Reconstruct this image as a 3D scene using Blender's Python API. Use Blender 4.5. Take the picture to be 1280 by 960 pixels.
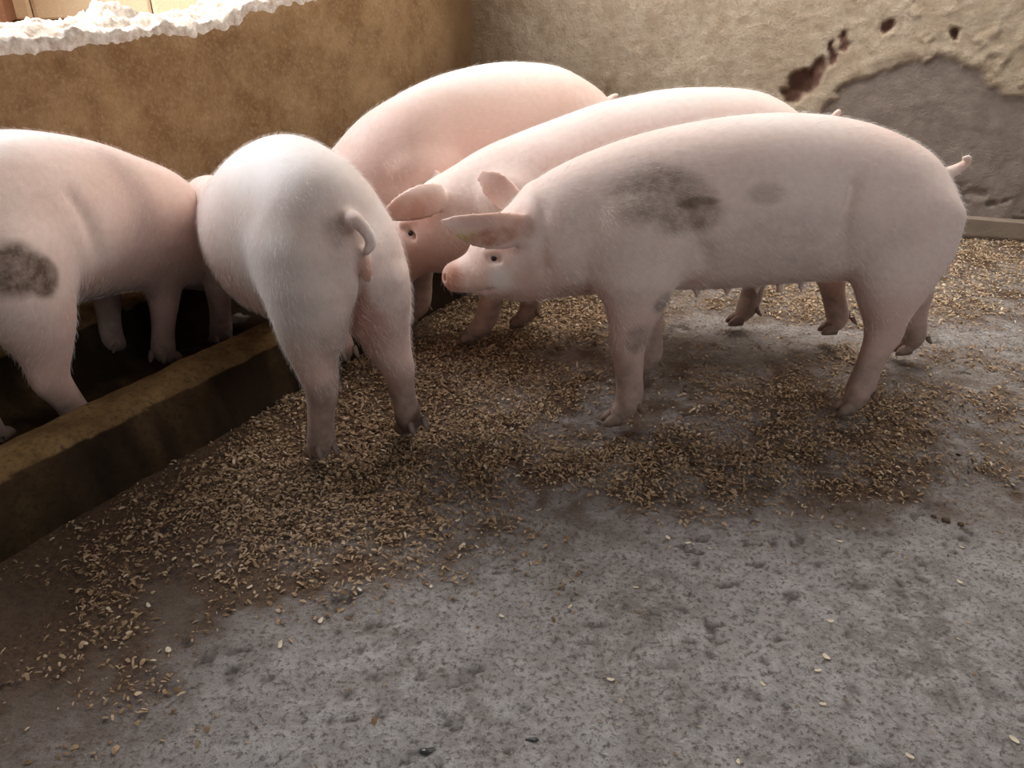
import bpy, math, random
import numpy as np
from mathutils import Vector, Matrix, Euler

random.seed(7); np.random.seed(7)
for o in list(bpy.data.objects): bpy.data.objects.remove(o)
COL = bpy.context.scene.collection
SC = bpy.context.scene

# ------------------------------------------------------------------ camera
cam_d = bpy.data.cameras.new('camera'); cam = bpy.data.objects.new('camera', cam_d); COL.objects.link(cam)
cam_d.sensor_width = 36.0; cam_d.sensor_fit = 'HORIZONTAL'; cam_d.lens = 36.0 * 1000 / 1280
cam_d.clip_start = 0.02; cam_d.clip_end = 200
cam.location = (0, 0, 1.10); cam.rotation_euler = (math.radians(62), 0, 0)
SC.camera = cam

# ------------------------------------------------------------------ sky, sun, daylight, exposure
w = bpy.data.worlds.new('sky'); SC.world = w; w.use_nodes = True
bg = w.node_tree.nodes['Background']
bg.inputs[0].default_value = (0.80, 0.89, 1.0, 1); bg.inputs[1].default_value = 0.17
def lamp(name, typ, loc, target, energy, color, size=None, size_y=None):
    d = bpy.data.lights.new(name, typ); o = bpy.data.objects.new(name, d); COL.objects.link(o)
    d.energy = energy; d.color = color
    if typ == 'AREA':
        d.shape = 'RECTANGLE'; d.size = size; d.size_y = size_y or size
    if typ == 'SUN': d.angle = math.radians(0.6)
    o.location = loc
    o.rotation_euler = (Vector(target) - Vector(loc)).to_track_quat('-Z', 'Z' if typ == 'AREA' and abs((Vector(target)-Vector(loc)).normalized().z) < .99 else 'Y').to_euler()
    return o
lamp('sun', 'SUN', (0, 0, 8), (0.60, 0.50, 8 - 0.75), 4.2, (1.0, 0.93, 0.82))
# daylight through the long gap between the left wall and the eave
lamp('daylight_left_gap', 'AREA', (-1.95, 2.9, 1.75), (0.3, 1.9, 0.35), 180, (0.93, 0.96, 1.0), 3.2, 1.0)
# daylight through the roof light over the back of the pen
lamp('daylight_roof_opening', 'AREA', (1.2, 3.15, 2.28), (0.9, 2.3, 0.0), 66, (1.0, 0.955, 0.89), 2.6, 0.9)
# daylight through the open front of the pen, to the right behind the photographer
lamp('daylight_front_opening', 'AREA', (2.0, -0.4, 2.45), (0.9, 1.3, 0.0), 27, (0.93, 0.95, 1.0), 2.4, 1.2)
SC.view_settings.view_transform = 'Standard'; SC.view_settings.look = 'None'
SC.view_settings.exposure = 0.0; SC.view_settings.gamma = 1.0
SC.view_settings.use_curve_mapping = False

# ------------------------------------------------------------------ helpers
def tag(o, label=None, cat=None, group=None, kind=None):
    if label: o['label'] = label
    if cat: o['category'] = cat
    if group: o['group'] = group
    if kind: o['kind'] = kind
    return o

def mesh_obj(name, V, Fq, mats, parent=None, smooth=True, midx=None):
    """V (n,3) array, Fq (m,4) or (m,3) int array"""
    me = bpy.data.meshes.new(name)
    V = np.asarray(V, dtype=np.float32); Fq = np.asarray(Fq, dtype=np.int32)
    n, k = Fq.shape
    me.vertices.add(len(V)); me.vertices.foreach_set('co', V.ravel())
    me.loops.add(n * k); me.loops.foreach_set('vertex_index', Fq.ravel())
    me.polygons.add(n)
    me.polygons.foreach_set('loop_start', np.arange(0, n * k, k, dtype=np.int32))
    me.polygons.foreach_set('loop_total', np.full(n, k, dtype=np.int32))
    if not isinstance(mats, (list, tuple)): mats = [mats]
    for m in mats: me.materials.append(m)
    if midx is not None: me.polygons.foreach_set('material_index', np.asarray(midx, dtype=np.int32))
    me.polygons.foreach_set('use_smooth', np.full(n, smooth))
    me.update(calc_edges=True); me.validate()
    o = bpy.data.objects.new(name, me); COL.objects.link(o)
    if parent: o.parent = parent
    return o

def add_attr(o, name, vals):
    a = o.data.attributes.new(name, 'FLOAT', 'POINT'); a.data.foreach_set('value', np.asarray(vals, dtype=np.float32))

def grid_faces(nu, nv):
    i = np.arange(nu - 1)[:, None] * nv + np.arange(nv - 1)[None, :]
    i = i.ravel(); return np.stack([i, i + nv, i + nv + 1, i + 1], 1)

_lat = np.random.RandomState(11).rand(256, 256).astype(np.float32)
def vnoise(x, y, sc, seed=0):
    x = np.asarray(x) * sc + 37.1 * seed + 500; y = np.asarray(y) * sc + 91.7 * seed + 500
    xi = np.floor(x).astype(int); yi = np.floor(y).astype(int); fx = x - xi; fy = y - yi
    fx = fx * fx * (3 - 2 * fx); fy = fy * fy * (3 - 2 * fy)
    a = _lat[xi % 256, yi % 256]; b = _lat[(xi + 1) % 256, yi % 256]; c = _lat[xi % 256, (yi + 1) % 256]; d = _lat[(xi + 1) % 256, (yi + 1) % 256]
    return (a * (1 - fx) + b * fx) * (1 - fy) + (c * (1 - fx) + d * fx) * fy - 0.5
def fbm(x, y, sc, n=4, seed=0, g=0.5):
    r = 0; a = 1.0
    for i in range(n): r = r + a * vnoise(x, y, sc, seed + i * 3); sc *= 2.03; a *= g
    return r
def sstep(a, b, x):
    t = np.clip((x - a) / (b - a), 0, 1); return t * t * (3 - 2 * t)

# ------------------------------------------------------------------ materials
class NT:
    def __init__(s, name):
        s.m = bpy.data.materials.new(name); s.m.use_nodes = True; s.t = s.m.node_tree
        s.b = s.t.nodes['Principled BSDF']; s.tc = s.t.nodes.new('ShaderNodeTexCoord')
    def n(s, t, **k):
        x = s.t.nodes.new(t)
        for a, b in k.items(): setattr(x, a, b)
        return x
    def l(s, a, b): s.t.links.new(a, b)
    def noise(s, scale, detail=4, rough=0.55, vec=None, dist=0.0):
        x = s.n('ShaderNodeTexNoise'); x.inputs['Scale'].default_value = scale; x.inputs['Detail'].default_value = detail
        x.inputs['Roughness'].default_value = rough; x.inputs['Distortion'].default_value = dist
        s.l(vec or s.tc.outputs['Object'], x.inputs['Vector']); return x.outputs['Fac']
    def ramp(s, f, stops):
        x = s.n('ShaderNodeValToRGB'); e = x.color_ramp.elements
        while len(e) < len(stops): e.new(0.5)
        for i, (p, c) in enumerate(stops):
            e[i].position = p; e[i].color = (c, c, c, 1) if isinstance(c, (int, float)) else (*c, 1)
        s.l(f, x.inputs[0]); return x.outputs[0]
    def mix(s, f, a, b, mode='MIX'):
        x = s.n('ShaderNodeMix', data_type='RGBA', blend_type=mode)
        for i, v in ((0, f), (6, a), (7, b)):
            if isinstance(v, (int, float)): x.inputs[i].default_value = v
            elif isinstance(v, tuple): x.inputs[i].default_value = (*v, 1)
            else: s.l(v, x.inputs[i])
        return x.outputs[2]
    def math(s, op, a, b=0.0):
        x = s.n('ShaderNodeMath', operation=op)
        for i, v in enumerate((a, b)):
            if isinstance(v, (int, float)): x.inputs[i].default_value = v
            else: s.l(v, x.inputs[i])
        return x.outputs[0]
    def attr(s, name): return s.n('ShaderNodeAttribute', attribute_name=name).outputs['Fac']
    def bump(s, h, st=0.3, d=0.01, prev=None):
        x = s.n('ShaderNodeBump'); x.inputs['Strength'].default_value = st; x.inputs['Distance'].default_value = d
        s.l(h, x.inputs['Height'])
        if prev: s.l(prev, x.inputs['Normal'])
        return x.outputs[0]
    def set(s, **k):
        for a, v in k.items():
            i = s.b.inputs[a.replace('_', ' ')]
            if isinstance(v, (int, float)): i.default_value = v
            elif isinstance(v, tuple): i.default_value = (*v, 1) if len(v) == 3 and i.type == 'RGBA' else v
            else: s.l(v, i)
        return s.m

def mat_skin():
    s = NT('pig_skin')
    base = s.mix(s.ramp(s.noise(3.0, 3), [(0.35, 0.0), (0.7, 1.0)]), (0.83, 0.67, 0.60), (0.785, 0.59, 0.515))
    fine = s.ramp(s.noise(60, 4, 0.65), [(0.3, (0.90, 0.86, 0.85)), (0.7, (1.0, 1.0, 1.0))])
    base = s.mix(1.0, base, fine, 'MULTIPLY')
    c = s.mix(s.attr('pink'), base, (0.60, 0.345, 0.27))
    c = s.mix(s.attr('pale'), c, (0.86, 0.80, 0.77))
    mn = s.ramp(s.noise(26, 6, 0.7), [(0.36, 0.0), (0.60, 1.0)])
    m1 = s.math('MULTIPLY', s.attr('mud'), s.math('ADD', s.math('MULTIPLY', mn, 0.50), 0.50))
    c = s.mix(s.math('MINIMUM', m1, 0.92), c, s.mix(s.noise(40, 3), (0.19, 0.13, 0.095), (0.36, 0.275, 0.215)))
    dn = s.ramp(s.noise(34, 5, 0.7), [(0.33, 0.0), (0.62, 1.0)])
    c = s.mix(s.math('MULTIPLY', s.attr('dark'), s.math('ADD', s.math('MULTIPLY', dn, .35), .65)), c, (0.070, 0.034, 0.013))
    c = s.mix(s.math('MULTIPLY', s.attr('crust'), s.ramp(s.noise(90, 3), [(.35, .3), (.55, 1.0)])), c, (0.50, 0.42, 0.13))
    c = s.mix(s.math('MULTIPLY', s.attr('rust'), s.ramp(s.noise(30, 4), [(.3, .55), (.6, 1.0)])), c, (0.40, 0.165, 0.095))
    wr = s.n('ShaderNodeMapping'); wr.inputs['Scale'].default_value = (26, 60, 95); s.l(s.tc.outputs['Object'], wr.inputs[0])
    b = s.bump(s.noise(1.0, 4, 0.6, wr.outputs[0]), 0.09, 0.003)
    b = s.bump(s.noise(180, 3, 0.6), 0.20, 0.0015, b)
    return s.set(Base_Color=c, Roughness=0.62, Subsurface_Weight=0.10, Subsurface_Radius=(1.0, 0.42, 0.28), Subsurface_Scale=0.018,
                 Sheen_Weight=0.18, Sheen_Roughness=0.45, Sheen_Tint=(1.0, 0.95, 0.92), Specular_IOR_Level=0.35, Normal=b)
def mat_simple(name, col, rough=0.6, nscale=None, col2=None, bump=0.0, spec=0.5):
    s = NT(name); c = col
    k = {}
    if nscale:
        f = s.noise(nscale, 5, 0.65); c = s.mix(s.ramp(f, [(0.3, 0.0), (0.7, 1.0)]), col, col2)
        if bump: k['Normal'] = s.bump(f, bump, 0.004)
    return s.set(Base_Color=c, Roughness=rough, Specular_IOR_Level=spec, **k)
M_SKIN = mat_skin()
M_HAIR = mat_simple('white_bristle', (0.90, 0.86, 0.82), 0.5)
M_HOOF = mat_simple('hoof_horn', (0.30, 0.205, 0.155), 0.6, 60, (0.16, 0.105, 0.08), 0.4)
M_EYE = mat_simple('eye_dark', (0.02, 0.012, 0.01), 0.08)
M_LASH = mat_simple('eyelid_skin', (0.62, 0.33, 0.27), 0.5)
M_CRUST = mat_simple('yellow_crust', (0.50, 0.42, 0.16), 0.8, 220, (0.33, 0.25, 0.10), 0.6)

def mat_floor():
    s = NT('dirty_concrete')
    n1 = s.noise(3.2, 5, 0.65); n2 = s.noise(17, 8, 0.75); n3 = s.noise(95, 6, 0.75)
    c = s.mix(s.ramp(n1, [(0.38, 0.0), (0.62, 1.0)]), (0.315, 0.275, 0.25), (0.47, 0.43, 0.41))
    c = s.mix(s.ramp(n2, [(0.45, 0.0), (0.60, 0.8)]), c, (0.60, 0.56, 0.54))
    c = s.mix(s.ramp(n3, [(0.50, 0.0), (0.62, 0.85)]), c, (0.12, 0.095, 0.075))
    lt = s.attr('litter_shade')
    brown = s.mix(s.ramp(n3, [(0.35, 0.0), (0.65, 1.0)]), (0.060, 0.030, 0.014), (0.21, 0.118, 0.058))
    c = s.mix(lt, c, brown)
    wet = s.attr('wet'); c = s.mix(s.math('MULTIPLY', wet, 0.25), c, (0.12, 0.11, 0.105))
    pit = s.attr('pit'); c = s.mix(pit, c, (0.07, 0.05, 0.04))
    r = s.math('SUBTRACT', 0.78, s.math('MULTIPLY', wet, 0.56))
    b = s.bump(n2, 0.6, 0.018); b = s.bump(n3, 0.9, 0.012, b); b = s.bump(s.noise(260, 3, 0.6), 0.35, 0.0015, b)
    return s.set(Base_Color=c, Roughness=r, Normal=b, Specular_IOR_Level=0.45)
def mat_plaster():
    s = NT('old_plaster')
    n1 = s.noise(2.0, 5, 0.6); n2 = s.noise(16, 6, 0.65); n3 = s.noise(90, 5, 0.7)
    mp = s.n('ShaderNodeMapping'); mp.inputs['Scale'].default_value = (9, 9, 0.9); s.l(s.tc.outputs['Object'], mp.inputs[0])
    st = s.ramp(s.noise(1.0, 4, 0.6, mp.outputs[0]), [(0.45, 0.0), (0.75, 0.5)])
    c = s.mix(s.ramp(n1, [(0.3, 0.0), (0.7, 1.0)]), (0.42, 0.335, 0.24), (0.53, 0.435, 0.325))
    c = s.mix(s.ramp(n2, [(0.45, 0.0), (0.62, 0.5)]), c, (0.30, 0.215, 0.14))
    c = s.mix(s.ramp(n3, [(0.5, 0.0), (0.72, 0.55)]), c, (0.26, 0.19, 0.13))
    c = s.mix(st, c, (0.30, 0.21, 0.13))
    cem = s.mix(s.ramp(n2, [(0.35, 0.0), (0.65, 1.0)]), (0.215, 0.17, 0.14), (0.29, 0.235, 0.195))
    c = s.mix(s.attr('patch'), c, cem)
    c = s.mix(s.attr('hole'), c, s.mix(n3, (0.10, 0.05, 0.035), (0.20, 0.11, 0.08)))
    c = s.mix(s.attr('stain_shade'), c, (0.16, 0.095, 0.045))
    b = s.bump(n2, 0.15, 0.010); b = s.bump(n3, 0.9, 0.006, b)
    return s.set(Base_Color=c, Roughness=0.9, Normal=b, Specular_IOR_Level=0.2)
def mat_brownwall():
    s = NT('brown_render')
    n1 = s.noise(4.5, 6, 0.7); n2 = s.noise(11, 8, 0.8); n3 = s.noise(80, 5, 0.7)
    c = s.mix(s.ramp(n1, [(0.36, 0.0), (0.64, 1.0)]), (0.20, 0.108, 0.046), (0.33, 0.207, 0.105))
    c = s.mix(s.ramp(n2, [(0.5, 0.0), (0.64, 0.4)]), c, (0.13, 0.07, 0.034))
    c = s.mix(s.ramp(n3, [(0.5, 0.0), (0.7, 0.5)]), c, (0.40, 0.29, 0.18))
    c = s.mix(s.attr('stain_shade'), c, (0.12, 0.065, 0.03))
    b = s.bump(n2, 0.35, 0.010); b = s.bump(n3, 0.8, 0.005, b)
    return s.set(Base_Color=c, Roughness=0.9, Normal=b, Specular_IOR_Level=0.2)
def mat_curb():
    s = NT('curb_concrete')
    n2 = s.noise(12, 6, 0.7); n3 = s.noise(70, 5, 0.7)
    c = s.mix(s.ramp(n2, [(0.35, 0.0), (0.65, 1.0)]), (0.15, 0.085, 0.035), (0.27, 0.175, 0.075))
    c = s.mix(s.ramp(n3, [(0.5, 0.0), (0.68, 0.8)]), c, (0.07, 0.045, 0.025))
    c = s.mix(s.attr('painted_shade'), c, (0.020, 0.012, 0.008))
    b = s.bump(n2, 0.35, 0.008); b = s.bump(n3, 0.5, 0.003, b)
    return s.set(Base_Color=c, Roughness=0.9, Normal=b, Specular_IOR_Level=0.12)
M_FLOOR, M_PLASTER, M_BROWN, M_CURB = mat_floor(), mat_plaster(), mat_brownwall(), mat_curb()
M_RUBBLE = mat_simple('lime_rubble', (0.74, 0.68, 0.61), 0.95, 42, (0.36, 0.27, 0.20), 1.0, 0.2)
M_BRICK = mat_simple('mud_brick', (0.72, 0.52, 0.32), 0.95, 18, (0.82, 0.66, 0.46), 0.6, 0.2)
M_DARKBRICK = mat_simple('red_brick_shade_tint', (0.30, 0.15, 0.085), 0.95, 18, (0.22, 0.10, 0.055), 0.5, 0.2)  # darker copy of the brick, shade of the pier put into its colour
M_MORTAR = mat_simple('mud_mortar', (0.40, 0.22, 0.11), 0.95, 30, (0.28, 0.14, 0.07), 0.6, 0.2)
M_ROOF = mat_simple('roof_sheet', (0.30, 0.28, 0.26), 0.7, 6, (0.22, 0.19, 0.17), 0.2, 0.3)
M_DIRT = mat_simple('outside_earth', (0.42, 0.30, 0.19), 0.95, 6, (0.55, 0.42, 0.28), 0.5, 0.2)
def mat_chips():
    s = NT('wood_shaving')
    v = s.attr('tone')
    c = s.ramp(v, [(0.0, (0.19, 0.11, 0.055)), (0.4, (0.42, 0.285, 0.165)), (0.75, (0.60, 0.46, 0.31)), (1.0, (0.80, 0.70, 0.56))])
    return s.set(Base_Color=c, Roughness=0.75, Specular_IOR_Level=0.3)
M_CHIP = mat_chips()
M_FLAKE = mat_simple('pale_flake', (0.72, 0.62, 0.48), 0.7, 90, (0.55, 0.43, 0.29), 0.3)
M_WATER = NT('puddle_water').set(Base_Color=(0.05, 0.05, 0.05), Roughness=0.04, Specular_IOR_Level=0.8)
M_CLOD = mat_simple('dung_crumb', (0.10, 0.065, 0.04), 0.9, 60, (0.17, 0.12, 0.08), 0.6)

# ------------------------------------------------------------------ pen geometry (metres)
T = np.array([0.5087, 0.8609]); N = np.array([-0.8609, 0.5087]); P0 = np.array([-1.054, 1.280])   # trough direction / towards left wall
CB = np.array([-0.19, 4.13]); BD = np.array([0.961, -0.276]); BN = np.array([-0.276, -0.961])    # back wall: corner, direction, inward normal
def trough_xy(s, o): s = np.asarray(s); o = np.asarray(o); return P0[0] + T[0] * s + N[0] * o, P0[1] + T[1] * s + N[1] * o

def litter_density(x, y, cutup=True):
    """0..1: how thickly shavings lie at a floor point"""
    s = (x - P0[0]) * T[0] + (y - P0[1]) * T[1]; o = -((x - P0[0]) * N[0] + (y - P0[1]) * N[1])   # o: distance right of curb
    d = np.exp(-((o - 0.40) / 0.40) ** 2) * (0.25 + 0.75 * sstep(0.0, 0.5, s)) * (1 - 0.45 * sstep(1.6, 2.6, s))
    d2 = np.exp(-(((x - 0.45) / 0.75) ** 2 + ((y - 1.68) / 0.18) ** 2) * 1.0) * 0.95
    d3 = 0.85 * np.exp(-(((x - 0.95) / 0.60) ** 2 + ((y - 1.95) / 0.30) ** 2))
    d4 = 0.60 * sstep(2.35, 2.7, y) * (1 - sstep(3.6, 4.2, y))
    d5 = 0.50 * np.exp(-(((x - 1.35) / 0.35) ** 2 + ((y - 1.72) / 0.06) ** 2))
    d = np.maximum.reduce([d, d2, d3, d4, d5])
    wet = wet_mask(x, y)
    nz = fbm(x, y, 6.5, 4, 2, .6); d = d * (1 - 0.8 * wet) + (0.75 if cutup else 0.25) * nz * sstep(.02, .15, d) + 0.012
    d = d * np.where(y < 1.35 + 0.12 * x, sstep(0.85, 1.4, y + 0.35 * np.clip(-x, -1, 1)), 1)
    return np.clip(d, 0, 1)
def wet_mask(x, y):
    a = np.exp(-(((x - 0.62) / 0.42) ** 2 + ((y - 2.28) / 0.13) ** 2))
    b = 0.8 * np.exp(-(((x - 1.55) / 0.35) ** 2 + ((y - 1.95) / 0.22) ** 2))
    c = 0.5 * np.exp(-(((x - 1.15) / 0.3) ** 2 + ((y - 2.15) / 0.15) ** 2))
    return np.clip(np.maximum.reduce([a, b, c]) * (1.1 + fbm(x, y, 7, 3, 9)), 0, 1)
def floor_z(x, y):
    z = 0.006 * fbm(x, y, 2.2, 3, 1) + 0.0035 * fbm(x, y, 13, 3, 5) + 0.0028 * fbm(x, y, 45, 2, 6)
    p = sstep(0.26, 0.50, fbm(x * .75 + y * .2, y, 48, 3, 21)) * sstep(-0.35, 0.25, fbm(x, y, 4.5, 3, 33))
    return z + 0.0045 * fbm(x, y, 55, 2, 16) - 0.005 * p + 0.006 * litter_density(x, y) * (0.5 + fbm(x, y, 20, 2, 8)), p

# floor
gx = np.concatenate([np.linspace(-6, -1.7, 14)[:-1], np.arange(-1.7, 2.6, 0.0085), np.linspace(2.6, 5, 10)[1:]])
gy = np.concatenate([np.linspace(-3, 0.55, 12)[:-1], np.arange(0.55, 3.9, 0.0085), np.linspace(3.9, 4.8, 6)[1:]])
X, Y = np.meshgrid(gx, gy, indexing='ij')
Z, PIT = floor_z(X, Y)
fl = mesh_obj('floor', np.stack([X.ravel(), Y.ravel(), Z.ravel()], 1), grid_faces(len(gx), len(gy)), M_FLOOR)
so = -((X - P0[0]) * N[0] + (Y - P0[1]) * N[1])
LD = np.clip(litter_density(X, Y) * .35 + .5 * litter_density(X, Y, False), 0, 1)
add_attr(fl, 'litter_shade', np.clip((0.25 + 0.75 * sstep(-.4, .5, fbm(X, Y, 12, 4, 61, .6))) * sstep(0.02, 0.45, np.maximum(LD, 0.42 * sstep(1.22, 1.55, Y + .12 * fbm(X, Y, 4, 3, 71)) * (1 - sstep(2.1, 2.6, Y)) * (1 - sstep(1.05, 1.7, X)))) + 0.9 * (1 - sstep(0.10, 0.95, so + 0.3 * fbm(X, Y, 3, 3, 4))), 0, 0.95).ravel())  # brown wood dust; the band by the curb also has its shade painted in
add_attr(fl, 'wet', wet_mask(X, Y).ravel()); add_attr(fl, 'pit', (PIT * 0.8).ravel())
tag(fl, kind='structure')

# back wall (relief: holes, broken plaster, cement patch)
def slab(name, us, vs, pos, mat, attrs, back=0.2, nrm=None, kind='structure'):
    U, Vv = np.meshgrid(us, vs, indexing='ij'); P = pos(U, Vv)
    nu, nv = len(us), len(vs)
    V = P.reshape(-1, 3); Fq = grid_faces(nu, nv)
    # back sheet + rim
    idx = np.arange(nu * nv).reshape(nu, nv)
    rim = np.concatenate([idx[:, 0], idx[-1, 1:], idx[-2::-1, -1], idx[0, -2:0:-1]])
    off = np.array([nrm[0], nrm[1], 0]) * -back
    B = V[rim] + off; b0 = len(V); k = len(rim)
    a = np.arange(k); c = (a + 1) % k
    R = np.stack([rim[a], b0 + a, b0 + c, rim[c]], 1)
    j = np.arange(nu - 1); tp = nu - 1 + nv - 1 + (nu - 1 - j)
    Fb = np.stack([b0 + j, b0 + tp, b0 + tp - 1, b0 + j + 1], 1)
    o = mesh_obj(name, np.concatenate([V, B]), np.concatenate([Fq, R, Fb]), mat)
    for n_, f in attrs.items():
        add_attr(o, n_, np.concatenate([f(U, Vv).ravel(), np.zeros(k)]))
    tag(o, kind=kind); return o
HOLES = [(1.515, 0.625, 0.062, 0.055, 0.05), (1.49, 0.575, 0.05, 0.04, 0.04), (1.62, 0.735, 0.022, 0.055, 0.02), (1.82, 0.855, 0.028, 0.030, 0.03), (2.08, 0.836, 0.020, 0.024, 0.025),
         (1.665, 0.79, 0.016, 0.04, 0.012), (1.575, 0.66, 0.03, 0.06, 0.018)]
def hole_f(u, v):
    wu = u + 0.03 * fbm(u, v, 22, 3, 3); wv = v + 0.03 * fbm(u, v, 22, 3, 7); r = np.zeros_like(u); d = np.zeros_like(u)
    for (a, b, ra, rb, dp) in HOLES:
        q = ((wu - a) / ra) ** 2 + ((wv - b) / rb) ** 2
        m = 1 - sstep(0.55, 1.35, q); r = np.maximum(r, m); d = np.maximum(d, m * dp)
    return r, d
def patch_f(u, v):
    q = ((u - 2.0) / 0.45) ** 2 + ((v - 0.28) / 0.46) ** 2 + 0.20 * fbm(u, v, 9, 5, 4, .6)
    q = np.minimum(q, np.where((u > 1.9) & (v < .6), 0.5, 9))
    return 1 - sstep(0.93, 1.02, q)
def bw_pos(u, v):
    pt = patch_f(u, v); h, hd = hole_f(u, v)
    rough = 0.006 * fbm(u, v, 5, 3, 1) + (0.0035 * fbm(u, v, 38, 3, 5) + 0.007 * sstep(0.1, .45, fbm(u, v, 20, 3, 14)) * sstep(1.55, 2.0, u)) * (1 - pt * 0.7)
    low = -0.016 * sstep(0.13, 0.35, fbm(u, v * 1.8, 15, 3, 40)) * (1 - sstep(0.12, 0.30, v)) * (v > 0.085)
    edge = np.exp(-((((u - 2.0) / 0.45) ** 2 + ((v - 0.28) / 0.46) ** 2 - 1.12) / 0.10) ** 2) * 0.004
    d = rough + edge - 0.012 * pt - hd + low + 0.012 * fbm(u, v, 16, 2, 2) * h
    return np.stack([CB[0] + BD[0] * u + BN[0] * d, CB[1] + BD[1] * u + BN[1] * d, v], -1)
us = np.concatenate([np.arange(-0.25, 3.0, 0.009), np.linspace(3.0, 5.2, 30)[1:]]); vs = np.concatenate([np.arange(0, 1.25, 0.009), np.linspace(1.25, 2.1, 14)[1:]])
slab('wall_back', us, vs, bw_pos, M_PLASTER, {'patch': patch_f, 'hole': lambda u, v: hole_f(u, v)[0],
     'stain_shade': lambda u, v: np.clip(0.8 * (1 - sstep(0.02, 0.40, u + 0.1 * fbm(u, v, 8, 3, 2))) + 0.5 * np.exp(-((u - 0.62) / .10) ** 2 - ((v - .50) / .14) ** 2) * (1 + 2 * fbm(u, v, 30, 2, 2)), 0, 0.9)}, nrm=BN)  # brown stain by the corner, with the corner's shadow painted into it
# kerb along the foot of the back wall
def kerb_pos(u, v):
    z = np.where(v < 1, 0.088 * v, 0.088); d = np.where(v < 1, 0.045, 0.045 - (v - 1) * 0.06)
    j = 0.009 * fbm(u, v * .1, 9, 4, 3); return np.stack([CB[0] + BD[0] * u + BN[0] * (d + j), CB[1] + BD[1] * u + BN[1] * (d + j), z + j * (v > 0.5)], -1)
kb = slab('baseboard_back', np.arange(0, 5.2, 0.012), np.array([0, .25, .5, .75, .9, .97, 1.0, 1.2, 1.6, 2.0]), kerb_pos, M_PLASTER,
     {'patch': lambda u, v: np.full_like(u, 0.7), 'hole': lambda u, v: 0 * u, 'stain_shade': lambda u, v: 0.15 + 0 * u}, back=0.02, nrm=BN)

# left wall with a broken top
WO = 0.71; WT = 0.19
def wall_top(s):
    b = np.interp(s, [-3, 0.4, 0.85, 1.35, 1.45, 1.6, 1.9, 2.3, 2.9, 3.4], [.885, .888, .905, .905, .915, .965, .99, 1.30, 1.85, 1.9])
    return b + 0.014 * fbm(s, 0 * s, 9, 4, 3) + 0.010 * np.round(2.0 * fbm(s, 0 * s, 5, 2, 12))
def lw_pos(u, v):
    z = v * wall_top(u); d = 0.008 * fbm(u, z, 4, 3, 1) + 0.004 * fbm(u, z, 30, 3, 5); d = d - 0.012 * sstep(.96, 1, v)
    x, y = trough_xy(u, WO - d); return np.stack([x, y, z], -1)
lw = slab('wall_left', np.arange(-2.2, 3.12, 0.011), np.concatenate([np.linspace(0, .9, 70), np.linspace(.9, 1, 16)[1:]]), lw_pos, M_BROWN,
     {'stain_shade': lambda u, v: np.clip(0.8 * sstep(2.55, 2.88, u + 0.12 * fbm(u, v, 8, 3, 2)) + 0.55 * (1 - sstep(0.2, 0.6, v)), 0, .9)}, back=WT, nrm=(-N[0], -N[1]))  # tint darkens towards the corner and the foot
# rubble crest of the left wall
us_ = np.arange(-2.2, 3.05, 0.0075); ws_ = np.linspace(0, 1, 34)
U, Wv = np.meshgrid(us_, ws_, indexing='ij')
ex = 0.010 * fbm(U, 0 * U, 14, 3, 50)
o_ = WO + 0.012 + Wv * (WT + 0.02) - (0.024 + 0.9 * ex) * np.exp(-((Wv - .09) / .07) ** 2) + 0 * ex + 0.006 * fbm(U, Wv * .2, 60, 2, 8)
z_ = wall_top(U) - 0.004 + 0.040 * np.sin(np.pi * np.clip(Wv * 0.8 + 0.05, 0, 1)) ** 0.8 + 0.026 * fbm(U * .5 + Wv * .05, Wv * 0.22, 46, 4, 31, 0.65) - 0.08 * (Wv > .98)
z_ += 0.045 * np.exp(-((U - 1.12) / .07) ** 2) * sstep(.3, .8, Wv)
z_ -= (0.045 + 0.02 * fbm(U, 0 * U, 18, 3, 77)) * (1 - sstep(0, 0.08, Wv))
x_, y_ = trough_xy(U, o_)
rb = mesh_obj('rubble_crest', np.stack([x_.ravel(), y_.ravel(), z_.ravel()], 1), grid_faces(len(us_), len(ws_)), M_RUBBLE, lw)
rb['label'] = 'broken pale lime and stone top edge'

# sunlit mud brick wall outside, facing down the alley
def brick_mesh():
    import bmesh
    bm = bmesh.new(); bmesh.ops.create_cube(bm, size=1.0)
    bmesh.ops.bevel(bm, geom=bm.edges[:], offset=0.06, segments=1, affect='EDGES')
    me = bpy.data.meshes.new('brick'); bm.to_mesh(me); bm.free(); me.materials.append(M_BRICK); return me
BM = brick_mesh()
bo = Vector((-2.35, 3.70, 0)); bu = Vector((T[0]*0+0.93, 0.37, 0)).normalized(); bn = Vector((bu.y, -bu.x, 0))
core = mesh_obj('wall_outside', [bo + bu * a + bn * -b + Vector((0, 0, c)) for a in (-1.5, 1.62) for b in (0.02, 0.26) for c in (0, 1.9)],
                [[0, 1, 3, 2], [4, 6, 7, 5], [0, 4, 5, 1], [2, 3, 7, 6], [1, 5, 7, 3], [0, 2, 6, 4]], M_MORTAR, smooth=False)
tag(core, kind='structure')
rot = math.atan2(bu.y, bu.x)
rr = random.Random(3)
for r in range(17):
    z = 0.055 + r * 0.108; a = -1.4 - (0.12 if r % 2 else 0)
    while a < 1.52:
        L = rr.uniform(0.21, 0.27)
        if z > 0.45:
            b = bpy.data.objects.new('brick', BM); COL.objects.link(b); b.parent = core
            p = bo + bu * (a + L / 2) + bn * rr.uniform(-0.03, -0.018) + Vector((0, 0, z + rr.uniform(-.003, .003)))
            b.location = p; b.scale = (L - 0.005, 0.10, 0.1045); b.rotation_euler = (rr.uniform(-.03, .03), rr.uniform(-.015, .015), rot + rr.uniform(-.03, .03))
        a += L
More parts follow.
